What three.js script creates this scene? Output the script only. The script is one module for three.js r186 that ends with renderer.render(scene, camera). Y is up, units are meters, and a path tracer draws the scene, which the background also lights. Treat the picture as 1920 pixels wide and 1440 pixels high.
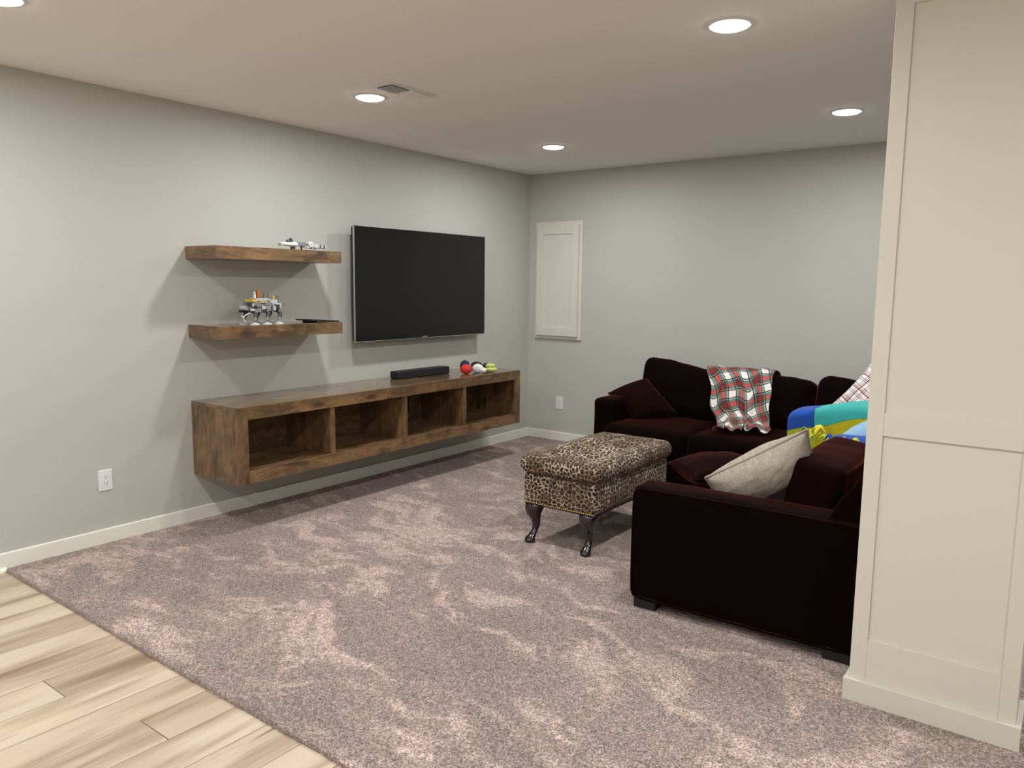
import * as THREE from 'three';
import { RoundedBoxGeometry } from 'three/addons/geometries/RoundedBoxGeometry.js';
import { RectAreaLightUniformsLib } from 'three/addons/lights/RectAreaLightUniformsLib.js';
import { mergeGeometries } from 'three/addons/utils/BufferGeometryUtils.js';

// ---------------------------------------------------------------- camera, light, exposure
RectAreaLightUniformsLib.init();
const scene = new THREE.Scene();
scene.background = new THREE.Color(0x000000);
const camera = new THREE.PerspectiveCamera(53.12, 1920 / 1440, 0.05, 60);
camera.position.set(4.2068, 1.4343, 5.8944);
camera.rotation.set(-0.1277, 0.6409, 0.0114, 'YXZ');
const renderer = new THREE.WebGLRenderer();
renderer.toneMapping = THREE.LinearToneMapping;
renderer.toneMappingExposure = 1.0;
renderer.shadowMap.enabled = true;
const LAMP_COLOR = new THREE.Color().setRGB(0.965, 1.0, 1.0);
const LAMP_POWER = 340;          // radiance of each downlight
const LAMP_SIDE = 0.125;         // side of the square light under each lens
const H = 2.44;                  // ceiling height
const ROOM_X = 6.3, ROOM_Z = 9.3, CARPET_Z = 4.475, PILE = 0.012;

// ---------------------------------------------------------------- helpers
function rng(seed) { let a = seed >>> 0; return () => { a = (a + 0x6D2B79F5) >>> 0; let t = a; t = Math.imul(t ^ (t >>> 15), t | 1); t ^= t + Math.imul(t ^ (t >>> 7), t | 61); return ((t ^ (t >>> 14)) >>> 0) / 4294967296; }; }
function hash(x, y, z) { let h = Math.imul(x, 374761393) ^ Math.imul(y, 668265263) ^ Math.imul(z, 2147483647 - 61); h = Math.imul(h ^ (h >>> 13), 1274126177); h ^= h >>> 16; return (h >>> 0) / 4294967296; }
function vnoise(x, y, z = 0) {
  const xi = Math.floor(x), yi = Math.floor(y), zi = Math.floor(z), xf = x - xi, yf = y - yi, zf = z - zi;
  const u = xf * xf * (3 - 2 * xf), v = yf * yf * (3 - 2 * yf), w = zf * zf * (3 - 2 * zf);
  const L = (a, b, t) => a + (b - a) * t;
  const p = (dz) => L(L(hash(xi, yi, zi + dz), hash(xi + 1, yi, zi + dz), u), L(hash(xi, yi + 1, zi + dz), hash(xi + 1, yi + 1, zi + dz), u), v);
  return zf === 0 ? p(0) * 2 - 1 : L(p(0), p(1), w) * 2 - 1;
}
function fbm(x, y, z, n) { let s = 0, a = 0.5, t = 0; for (let i = 0; i < n; i++) { s += a * vnoise(x, y, z + i * 7); t += a; x *= 2.03; y *= 2.03; z *= 2.03; a *= 0.5; } return s / t; }
const clamp = (v, a, b) => Math.min(b, Math.max(a, v));
const smooth = (a, b, v) => { const t = clamp((v - a) / (b - a), 0, 1); return t * t * (3 - 2 * t); };
const lerp = (a, b, t) => a + (b - a) * t;
const mix3 = (a, b, t) => [lerp(a[0], b[0], t), lerp(a[1], b[1], t), lerp(a[2], b[2], t)];
function tex(w, h, fn, { srgb = true, wrap = THREE.RepeatWrapping, size = [1, 1] } = {}) {
  const d = new Uint8Array(w * h * 4);
  for (let y = 0; y < h; y++) for (let x = 0; x < w; x++) {
    const c = fn(x / w, y / h, x, y), i = (y * w + x) * 4;
    d[i] = clamp(c[0], 0, 255); d[i + 1] = clamp(c[1], 0, 255); d[i + 2] = clamp(c[2], 0, 255); d[i + 3] = 255;
  }
  const t = new THREE.DataTexture(d, w, h, THREE.RGBAFormat);
  t.wrapS = t.wrapT = wrap; t.magFilter = THREE.LinearFilter; t.minFilter = THREE.LinearMipmapLinearFilter; t.generateMipmaps = true;
  if (srgb) t.colorSpace = THREE.SRGBColorSpace;
  t.repeat.set(1 / size[0], 1 / size[1]); t.needsUpdate = true;
  return t;
}
const used = {};
function numbered(name) { const n = used[name] = (used[name] ?? -1) + 1; return n ? `${name}_${String(n).padStart(3, '0')}` : name; }
function mesh(name, geo, mat, parent = scene) {
  const m = new THREE.Mesh(geo, mat); m.castShadow = m.receiveShadow = true;
  if (parent === scene) m.name = numbered(name);
  else { const n = parent.userData._n ??= {}; const k = n[name] = (n[name] ?? -1) + 1; m.name = k ? `${name}_${String(k).padStart(3, '0')}` : name; }
  parent.add(m); return m;
}
function thing(name, label, category, pos = [0, 0, 0], turn = 0, group) {
  const o = new THREE.Group(); o.name = numbered(name); o.position.set(...pos); o.rotation.y = turn; scene.add(o);
  o.userData.label = label; o.userData.category = category; if (group) o.userData.group = group;
  return o;
}
function structure(name, label) { const o = new THREE.Group(); o.name = name; o.userData.kind = 'structure'; if (label) o.userData.label = label; scene.add(o); return o; }
// texture coordinates in metres, each face by its own main direction; grain = axis along which u runs
function boxUV(geo, grain = 'x', off = [0, 0]) {
  const g = geo.index ? geo.toNonIndexed() : geo, p = g.attributes.position, uv = new Float32Array(p.count * 2), a = new THREE.Vector3(), b = new THREE.Vector3(), c = new THREE.Vector3(), n = new THREE.Vector3();
  for (let i = 0; i < p.count; i += 3) {
    a.fromBufferAttribute(p, i); b.fromBufferAttribute(p, i + 1); c.fromBufferAttribute(p, i + 2);
    n.subVectors(b, a).cross(c.clone().sub(a)); const ab = [Math.abs(n.x), Math.abs(n.y), Math.abs(n.z)], k = ab.indexOf(Math.max(...ab));
    let ax = ['x', 'y', 'z'].filter((_, j) => j !== k);
    if (ax[1] === grain) ax.reverse();
    [a, b, c].forEach((v, j) => { uv[(i + j) * 2] = v[ax[0]] + off[0]; uv[(i + j) * 2 + 1] = v[ax[1]] + off[1] + k * 0.37; });
  }
  g.setAttribute('uv', new THREE.BufferAttribute(uv, 2)); return g;
}
// normals averaged over vertices that share a place, so that texture seams do not show as creases
function softNormals(geo) {
  const p = geo.attributes.position, n = new Float32Array(p.count * 3), acc = new Map(), keys = [], a = new THREE.Vector3(), b = new THREE.Vector3(), c = new THREE.Vector3(), f = new THREE.Vector3();
  const idx = geo.index, cnt = idx ? idx.count : p.count, at = (i) => idx ? idx.getX(i) : i;
  for (let i = 0; i < p.count; i++) keys.push(`${Math.round(p.getX(i) * 2e4)},${Math.round(p.getY(i) * 2e4)},${Math.round(p.getZ(i) * 2e4)}`);
  for (let i = 0; i < cnt; i += 3) {
    a.fromBufferAttribute(p, at(i)); b.fromBufferAttribute(p, at(i + 1)); c.fromBufferAttribute(p, at(i + 2)); f.subVectors(b, a).cross(c.sub(a));
    for (let j = 0; j < 3; j++) { const k = keys[at(i + j)], s = acc.get(k); if (s) s.add(f); else acc.set(k, f.clone()); }
  }
  for (let i = 0; i < p.count; i++) { const s = acc.get(keys[i]); if (!s) continue; a.copy(s).normalize(); n[i * 3] = a.x; n[i * 3 + 1] = a.y; n[i * 3 + 2] = a.z; }
  geo.setAttribute('normal', new THREE.BufferAttribute(n, 3)); return geo;
}
function box(x0, x1, y0, y1, z0, z1, bevel = 0.0015) {
  const w = x1 - x0, h = y1 - y0, d = z1 - z0;
  const g = bevel > 0 ? new RoundedBoxGeometry(w, h, d, 1, Math.min(bevel, w / 2.01, h / 2.01, d / 2.01)) : new THREE.BoxGeometry(w, h, d);
  return g.translate((x0 + x1) / 2, (y0 + y1) / 2, (z0 + z1) / 2);
}
const wrng = rng(77);
const woodBox = (grain, ...a) => boxUV(box(...a), grain, [wrng() * 3, wrng() * 2]);
// upholstered block: rounded box whose faces swell, with a soft uneven surface
function cushion(w, h, d, { r = 0.04, puff = [0, 0, 0], seg = 0.022, wob = 0.004, seed = 1, warp } = {}) {
  const n = (s) => Math.max(4, Math.round(s / seg)), g = new THREE.BoxGeometry(w, h, d, n(w), n(h), n(d)), p = g.attributes.position, v = new THREE.Vector3(), q = new THREE.Vector3();
  const hw = w / 2, hh = h / 2, hd = d / 2, rr = Math.min(r, hw * 0.98, hh * 0.98, hd * 0.98);
  for (let i = 0; i < p.count; i++) {
    v.fromBufferAttribute(p, i); q.set(clamp(v.x, -hw + rr, hw - rr), clamp(v.y, -hh + rr, hh - rr), clamp(v.z, -hd + rr, hd - rr));
    const dir = v.clone().sub(q); if (dir.lengthSq() > 1e-12) { dir.normalize().multiplyScalar(rr); v.copy(q).add(dir); }
    const ex = 1 - (v.x / hw) ** 2, ey = 1 - (v.y / hh) ** 2, ez = 1 - (v.z / hd) ** 2;
    const o = v.clone();
    v.x += Math.sign(o.x) * puff[0] * Math.max(0, ey) ** 0.8 * Math.max(0, ez) ** 0.8 * Math.abs(o.x / hw);
    v.y += (o.y / hh) * puff[1] * Math.max(0, ex) ** 0.7 * Math.max(0, ez) ** 0.7;
    v.z += Math.sign(o.z) * puff[2] * Math.max(0, ex) ** 0.8 * Math.max(0, ey) ** 0.8 * Math.abs(o.z / hd);
    const k = 7; v.x += wob * fbm(o.x * k, o.y * k, o.z * k + seed * 13.7, 2); v.y += wob * fbm(o.x * k + 31, o.y * k, o.z * k + seed * 13.7, 2); v.z += wob * fbm(o.x * k, o.y * k + 57, o.z * k + seed * 13.7, 2);
    if (warp) warp(v, o);
    p.setXYZ(i, v.x, v.y, v.z);
  }
  return softNormals(g);
}
// loose pillow between four corners (top left, top right, bottom right, bottom left), pinched at its seam
function pillow(TL, TR, BR, BL, thick, { n = 30, seed = 1, wob = 0.004, pinch = 0.05 } = {}) {
  const V = (a) => new THREE.Vector3(...a), A = V(TL), B = V(TR), C = V(BR), D = V(BL);
  const nn = B.clone().sub(D).cross(A.clone().sub(C)).normalize();
  const ctr = A.clone().add(B).add(C).add(D).multiplyScalar(0.25), pos = [], uv = [], idx = [];
  const at = (u, v) => { const t = A.clone().lerp(B, u), b = D.clone().lerp(C, u), p = t.lerp(b, v); const bow = pinch * (Math.sin(Math.PI * u) * (Math.abs(v - 0.5) * 2) ** 3 + Math.sin(Math.PI * v) * (Math.abs(u - 0.5) * 2) ** 3); return p.lerp(ctr, bow); };
  const w = A.distanceTo(B), hgt = A.distanceTo(D);
  for (const s of [1, -1]) {
    const base = pos.length / 3;
    for (let j = 0; j <= n; j++) for (let i = 0; i <= n; i++) {
      const u = i / n, v = j / n, p = at(u, v), f = Math.pow(Math.max(0, 4 * u * (1 - u)), 0.5) * Math.pow(Math.max(0, 4 * v * (1 - v)), 0.5);
      const edge = Math.min(u, 1 - u, v, 1 - v);
      p.addScaledVector(nn, s * thick / 2 * f + (edge > 0 ? wob * fbm(u * 5 + seed, v * 5, s * 3.3 + seed, 3) * Math.min(1, edge * 8) * 2 : 0));
      pos.push(p.x, p.y, p.z); uv.push(u * w, (1 - v) * hgt);
    }
    for (let j = 0; j < n; j++) for (let i = 0; i < n; i++) { const a = base + j * (n + 1) + i, b = a + 1, c = a + n + 1, d = c + 1; if (s > 0) idx.push(a, c, b, b, c, d); else idx.push(a, b, c, b, d, c); }
  }
  const g = new THREE.BufferGeometry(); g.setAttribute('position', new THREE.Float32BufferAttribute(pos, 3)); g.setAttribute('uv', new THREE.Float32BufferAttribute(uv, 2)); g.setIndex(idx);
  softNormals(g);
  const rim = []; const m = 14;
  for (let i = 0; i < m; i++) rim.push(at(i / m, 0)); for (let i = 0; i < m; i++) rim.push(at(1, i / m)); for (let i = 0; i < m; i++) rim.push(at(1 - i / m, 1)); for (let i = 0; i < m; i++) rim.push(at(0, 1 - i / m));
  return { geo: g, rim };
}
const tube = (pts, r, closed = false, seg = 8, rs = 6) => new THREE.TubeGeometry(new THREE.CatmullRomCurve3(pts.map((p) => p.isVector3 ? p : new THREE.Vector3(...p)), closed), pts.length * seg, r, rs, closed);
// cloth with thickness over a grid of points f(u, v) -> Vector3; uv = (u * w, v * h)
function shell(f, nu, nv, th, w, h) {
  const P = []; for (let j = 0; j <= nv; j++) for (let i = 0; i <= nu; i++) P.push(f(i / nu, j / nv));
  const at = (i, j) => P[clamp(j, 0, nv) * (nu + 1) + clamp(i, 0, nu)], pos = [], uv = [], idx = [];
  for (const s of [1, -1]) for (let j = 0; j <= nv; j++) for (let i = 0; i <= nu; i++) {
    const du = at(i + 1, j).clone().sub(at(i - 1, j)), dv = at(i, j + 1).clone().sub(at(i, j - 1)), n = du.cross(dv).normalize(), p = at(i, j).clone().addScaledVector(n, s * th / 2);
    pos.push(p.x, p.y, p.z); uv.push(i / nu * w, j / nv * h);
  }
  const N = (nu + 1) * (nv + 1);
  for (let j = 0; j < nv; j++) for (let i = 0; i < nu; i++) { const a = j * (nu + 1) + i, b = a + 1, c = a + nu + 1, d = c + 1; idx.push(a, b, c, b, d, c, N + a, N + c, N + b, N + b, N + c, N + d); }
  const rim = []; for (let i = 0; i < nu; i++) rim.push(i); for (let j = 0; j < nv; j++) rim.push(j * (nu + 1) + nu); for (let i = nu; i > 0; i--) rim.push(nv * (nu + 1) + i); for (let j = nv; j > 0; j--) rim.push(j * (nu + 1));
  for (let k = 0; k < rim.length; k++) { const a = rim[k], b = rim[(k + 1) % rim.length]; idx.push(a, N + a, b, b, N + a, N + b); }
  const g = new THREE.BufferGeometry(); g.setAttribute('position', new THREE.Float32BufferAttribute(pos, 3)); g.setAttribute('uv', new THREE.Float32BufferAttribute(uv, 2)); g.setIndex(idx); g.computeVertexNormals(); return g;
}

// ---------------------------------------------------------------- materials
const lin = (r, g, b) => new THREE.Color().setRGB(r, g, b);
const std = (o) => new THREE.MeshStandardMaterial(o), phys = (o) => new THREE.MeshPhysicalMaterial(o);
const paintBump = tex(512, 512, (u, v) => { const n = 128 + 90 * fbm(u * 60, v * 60, 2, 3); return [n, n, n]; }, { srgb: false, size: [0.5, 0.5] });
const M = {};
M.wall = std({ color: lin(0.50, 0.495, 0.45), roughness: 0.62, bumpMap: paintBump, bumpScale: 0.0006 });
M.ceiling = std({ color: lin(0.92, 0.885, 0.85), roughness: 0.9, bumpMap: paintBump, bumpScale: 0.0009 });
M.trim = std({ color: lin(0.80, 0.79, 0.71), roughness: 0.35 });
M.column = std({ color: lin(0.70, 0.665, 0.58), roughness: 0.35 });
M.slab = std({ color: lin(0.02, 0.014, 0.01), roughness: 0.9 });
M.panel = std({ color: lin(0.66, 0.65, 0.57), roughness: 0.4 });
M.white = std({ color: lin(0.78, 0.77, 0.75), roughness: 0.35 });
M.hole = std({ color: lin(0.01, 0.01, 0.01), roughness: 0.8 });
M.lens = std({ color: lin(0.9, 0.9, 0.9), roughness: 0.6, emissive: lin(1, 0.98, 0.95), emissiveIntensity: 22 });

const woodTex = tex(2048, 1024, (u, v) => {
  const x = u * 2.8, y = v * 1.4;                                // metres, grain along x
  const wx = x + 0.05 * fbm(x * 3, y * 8, 3, 3), wy = y + 0.03 * fbm(x * 4, y * 5, 9, 3);
  const blot = fbm(wx * 3.2, wy * 9, 5, 4), curl = fbm(wx * 10 + 6 * wy, wy * 34, 21, 4);
  const ring = Math.sin((wy * 26 + 2.6 * fbm(wx * 2.2, wy * 6, 33, 3)) * 6.28);
  const fine = fbm(x * 30, y * 420, 41, 2), fig = fbm(wx * 34 + wy * 12, wy * 14, 51, 2);
  const mot = fbm(x * 60, y * 95, 93, 2); let t = 0.50 + 0.34 * blot + 0.30 * curl + 0.06 * ring + 0.10 * fine + 0.18 * fig + 0.05 * mot + 0.20 * fbm(wx * 46 + 9 * curl, wy * 120, 97, 3);
  const dark = smooth(0.28, 0.6, fbm(wx * 7, wy * 17, 71, 3)) * 0.40;
  t = clamp(t - dark, 0, 1);
  const c = mix3([70, 51, 34], [150, 115, 78], t);
  const g = smooth(0.1, 0.5, fbm(x * 6, y * 10, 88, 2)) * 0.35;
  return mix3(c, [c[0] * 0.84, c[1] * 0.94, c[2] * 0.82], g);
}, { wrap: THREE.MirroredRepeatWrapping, size: [2.8, 1.4] });
M.wood = phys({ map: woodTex, roughness: 0.42, clearcoat: 0.35, clearcoatRoughness: 0.22 });
M.woodTop = phys({ map: woodTex, roughness: 0.34, clearcoat: 0.8, clearcoatRoughness: 0.10 });

const oakTex = tex(2048, 1024, (u, v) => {
  const x = u * 2.4, y = v * 1.2, wy = y + 0.016 * fbm(x * 2.0, y * 5, 4, 3);
  const streak = fbm(x * 1.5, wy * 17, 8, 4), broad = fbm(x * 1.1, wy * 6, 12, 3), fine = fbm(x * 10, y * 330, 19, 2), knot = fbm(x * 5, wy * 44, 27, 3);
  let t = 0.62 + 0.50 * broad + 0.55 * streak + 0.16 * knot + 0.07 * fine;
  const line = smooth(0.34, 0.62, fbm(x * 2.6, wy * 34, 61, 4)) * smooth(-0.05, 0.35, fbm(x * 1.6, y * 5, 66, 2));
  t = smooth(0.05, 1.0, clamp(t, 0, 1));
  return mix3(mix3([156, 132, 110], [220, 203, 182], t), [114, 88, 66], line * 0.65);
}, { wrap: THREE.MirroredRepeatWrapping, size: [2.4, 1.2] });
M.oak = [[1, 0.99, 0.97], [0.94, 0.91, 0.88], [1.0, 0.98, 0.95], [0.84, 0.80, 0.76]].map((c) => std({ map: oakTex, color: lin(c[0] * 0.86, c[1] * 0.86, c[2] * 0.86), roughness: 0.48 }));

const carpetTex = tex(1024, 1024, (u, v, px, py) => {
  const s = 1024; // wraps at the tile's edge
  const f = (fx, k) => { const a = u * fx, b = v * fx, m = (q) => ((q % fx) + fx) % fx; const xi = Math.floor(a), yi = Math.floor(b), xf = a - xi, yf = b - yi, h = (i, j) => hash(m(xi + i), m(yi + j), k); const su = xf * xf * (3 - 2 * xf), sv = yf * yf * (3 - 2 * yf); return lerp(lerp(h(0, 0), h(1, 0), su), lerp(h(0, 1), h(1, 1), su), sv) * 2 - 1; };
  const t = 0.55 * f(200, 3) + 0.40 * f(320, 5) + 0.15 * f(80, 8) + 0.25 * f(420, 12), k = 1 + 0.46 * t;
  return [158 * k, 140 * k, 133 * k];
}, { size: [0.9, 0.9] });
const carpetBump = tex(1024, 1024, (u, v) => {
  const f = (fx, k) => { const a = u * fx, b = v * fx, xi = Math.floor(a), yi = Math.floor(b), xf = a - xi, yf = b - yi, h = (i, j) => hash((xi + i) % fx, (yi + j) % fx, k); const su = xf * xf * (3 - 2 * xf), sv = yf * yf * (3 - 2 * yf); return lerp(lerp(h(0, 0), h(1, 0), su), lerp(h(0, 1), h(1, 1), su), sv) * 2 - 1; };
  const n = 128 + 60 * f(200, 3) + 45 * f(320, 5) + 20 * f(80, 8); return [n, n, n];
}, { srgb: false, size: [0.9, 0.9] });
M.carpet = phys({ map: carpetTex, bumpMap: carpetBump, bumpScale: 0.006, vertexColors: true, roughness: 1, sheen: 0.3, sheenRoughness: 0.6, sheenColor: lin(0.5, 0.43, 0.4) });
M.tuft = std({ color: lin(0.30, 0.235, 0.21), roughness: 1 });

const velvetBump = tex(512, 512, (u, v) => { const n = 128 + 100 * fbm(u * 40, v * 40, 3, 3); return [n, n, n]; }, { srgb: false, size: [0.4, 0.4] });
M.velvet = phys({ color: lin(0.0042, 0.0015, 0.0012), roughness: 0.9, specularIntensity: 0.08, sheen: 1.0, sheenRoughness: 0.5, sheenColor: lin(0.46, 0.085, 0.055) });
M.velvetPillow = phys({ color: lin(0.008, 0.0024, 0.002), roughness: 0.9, specularIntensity: 0.08, sheen: 1.0, sheenRoughness: 0.52, sheenColor: lin(0.60, 0.12, 0.085) });
M.foot = std({ color: lin(0.004, 0.0028, 0.0025), roughness: 0.7 });

const leopardTex = (() => {
  const R = rng(5), n = 31, cells = [];
  for (let j = 0; j < n; j++) for (let i = 0; i < n; i++) cells.push([(i + 0.5 + (R() - 0.5) * 0.75) / n, (j + 0.5 + (R() - 0.5) * 0.75) / n, R()]);
  return tex(1024, 1024, (u, v) => {
    const wu = u + 0.010 * fbm(u * 34, v * 34, 3, 3), wv = v + 0.010 * fbm(u * 34 + 9, v * 34, 7, 3);
    let d1 = 9, d2 = 9, id = 0; const ci = Math.floor(wu * n), cj = Math.floor(wv * n);
    for (let b = -2; b <= 2; b++) for (let a = -2; a <= 2; a++) {
      const ii = ((ci + a) % n + n) % n, jj = ((cj + b) % n + n) % n, c = cells[jj * n + ii], ox = Math.floor((ci + a) / n), oy = Math.floor((cj + b) / n);
      const dx = (wu - c[0] - ox) * n, dy = (wv - c[1] - oy) * n * 0.82, d = Math.hypot(dx, dy);
      if (d < d1) { d2 = d1; d1 = d; id = c[2]; } else if (d < d2) d2 = d;
    }
    const e = d2 - d1, nb = fbm(u * 90, v * 90, 5, 3);
    const cream = [184, 164, 140], tan = [130, 104, 74], dark = [36, 22, 20], core = [100, 70, 58];
    const ground = mix3(cream, tan, smooth(-0.2, 0.6, fbm(u * 12, v * 12, 9, 2) + 0.1));
    const gap = smooth(0.25, 0.5, fbm(u * 60 + 5, v * 60, 15, 2)) * smooth(0.5, 0.2, e), spot = smooth(0.09, 0.20, e + 0.16 * nb - 0.02) * (1 - 0.9 * gap), inner = smooth(0.50, 0.72, e + 0.22 * nb + (id - 0.5) * 0.35);
    const k = 1 + 0.10 * fbm(u * 300, v * 300, 2, 2);
    return mix3(mix3(ground, dark, spot), core, inner * 0.9 * (0.4 + 0.6 * id)).map((q) => q * k);
  }, { size: [0.78, 0.78] });
})();
M.leopard = phys({ map: leopardTex, roughness: 0.8, sheen: 0.25, sheenRoughness: 0.5, sheenColor: lin(0.4, 0.36, 0.3) });
M.mahogany = phys({ color: lin(0.012, 0.0045, 0.005), roughness: 0.25, clearcoat: 0.6, clearcoatRoughness: 0.12 });
M.brass = std({ color: lin(0.62, 0.45, 0.20), roughness: 0.28, metalness: 1 });

const sett = [[0.00, 0.056, 'w'], [0.056, 0.063, 'k'], [0.063, 0.071, 'l'], [0.071, 0.092, 'g'], [0.092, 0.104, 'r'], [0.104, 0.107, 'o'], [0.107, 0.119, 'r'], [0.119, 0.140, 'g'], [0.140, 0.148, 'l'], [0.148, 0.155, 'k']];
const yarn = { w: [238, 228, 222], k: [14, 26, 24], l: [150, 168, 160], g: [66, 86, 78], r: [172, 14, 18], o: [240, 96, 70] };
const thread = (x) => { x = ((x % 0.155) + 0.155) % 0.155; for (const s of sett) if (x < s[1]) return s[2]; return 'w'; };
const plaidTex = tex(512, 512, (u, v, px, py) => {
  const a = thread(u * 0.155), b = thread(v * 0.155);
  let c; if (a === 'k' || b === 'k') c = mix3(yarn[a === 'k' ? b : a], yarn.k, a === b ? 1 : 0.9); else c = mix3(yarn[a], yarn[b], a === 'w' && b !== 'w' ? 0.74 : b === 'w' && a !== 'w' ? 0.26 : 0.5);
  if ('rog'.includes(a) && 'rog'.includes(b)) c = c.map((q) => q * 0.82);
  const k = 1 + 0.10 * (hash(px, py, 4) - 0.5); return c.map((q) => q * k);
}, { size: [0.155, 0.155] });
plaidTex.rotation = -0.25;
M.plaid = phys({ map: plaidTex, roughness: 0.95, sheen: 0.2, sheenColor: lin(0.5, 0.5, 0.5) });
const checkTex = tex(512, 512, (u, v) => {
  let c = [232, 222, 220]; const l = (x, p, w) => ((x % p) + p) % p < w;
  for (const q of [u * 0.3, v * 0.3]) { if (l(q, 0.05, 0.0035) || l(q + 0.012, 0.05, 0.003)) c = mix3(c, [60, 40, 44], 0.8); if (l(q + 0.025, 0.1, 0.007)) c = mix3(c, [120, 20, 34], 0.85); }
  return c;
}, { size: [0.3, 0.3] });
M.check = std({ map: checkTex, roughness: 0.9 });
const chenilleTex = tex(512, 512, (u, v) => { const n = fbm(u * 70, v * 70, 3, 3), s = smooth(0.25, 0.5, fbm(u * 160, v * 160, 5, 2) + 0.25 * fbm(u * 9, v * 9, 1, 2)); const k = 1 + 0.10 * n; return mix3([152, 141, 127].map((q) => q * k), [198, 189, 176], s * 0.42); }, { size: [0.35, 0.35] });
M.chenille = phys({ map: chenilleTex, bumpMap: chenilleTex, bumpScale: 0.002, roughness: 0.8, sheen: 0.4, sheenColor: lin(0.6, 0.57, 0.52) });
M.fleece = {};
for (const [k, c] of Object.entries({ blue: [0.012, 0.075, 0.36], teal: [0.06, 0.36, 0.36], lime: [0.46, 0.50, 0.03], yellow: [0.72, 0.60, 0.02], sky: [0.26, 0.44, 0.62] })) M.fleece[k] = phys({ color: lin(...c), roughness: 1, sheen: 0.3, sheenColor: lin(0.4, 0.45, 0.5) });
const patchTex = tex(512, 512, (u, v, px, py) => {
  const x = 2.85 + u * 0.64, y = 0.44 + v * 0.64, line = 0.620 + 0.29 * (x - 2.87) + 0.006 * Math.sin(x * 22), split = 3.022 + 0.05 * (0.72 - y);
  const seam = Math.min(Math.abs(y - line), y > line ? Math.abs(x - split) : 1) < 0.0035 ? 0.86 : 1, k = seam * (1 + 0.10 * (hash(px, py, 6) - 0.5) + 0.06 * fbm(u * 30, v * 30, 2, 2));
  return (y > line ? (x < split ? [24, 74, 162] : [58, 170, 164]) : (x < split ? [160, 172, 44] : [192, 174, 22])).map((c) => c * k);
}, { wrap: THREE.ClampToEdgeWrapping });
M.patchwork = phys({ map: patchTex, roughness: 1, sheen: 0.3, sheenColor: lin(0.4, 0.45, 0.5) });
M.black = std({ color: lin(0.008, 0.008, 0.009), roughness: 0.45 });
M.blackCloth = std({ color: lin(0.009, 0.009, 0.010), roughness: 0.95 });
M.screen = phys({ color: lin(0.004, 0.004, 0.0035), roughness: 0.16, specularIntensity: 0.8 });
M.silver = std({ color: lin(0.62, 0.62, 0.62), roughness: 0.25, metalness: 1 });
const solid = (r, g, b, rough = 0.5) => std({ color: lin(r, g, b), roughness: rough });
Object.assign(M, { toyGrey: solid(0.22, 0.225, 0.24, 0.3), toyDark: solid(0.045, 0.045, 0.05, 0.3), toyLight: solid(0.48, 0.48, 0.50, 0.3), toyWhite: solid(0.74, 0.72, 0.68, 0.3), toyYellow: solid(0.72, 0.48, 0.03, 0.3), toyOrange: solid(0.42, 0.13, 0.02, 0.35), toyMaroon: solid(0.06, 0.012, 0.016, 0.35), red: solid(0.62, 0.03, 0.02, 0.8), navy: solid(0.012, 0.018, 0.06, 0.85), plushWhite: solid(0.75, 0.73, 0.70, 0.85), lime: solid(0.50, 0.60, 0.14, 0.8), paleBlue: solid(0.58, 0.64, 0.66, 0.85) });

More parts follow.
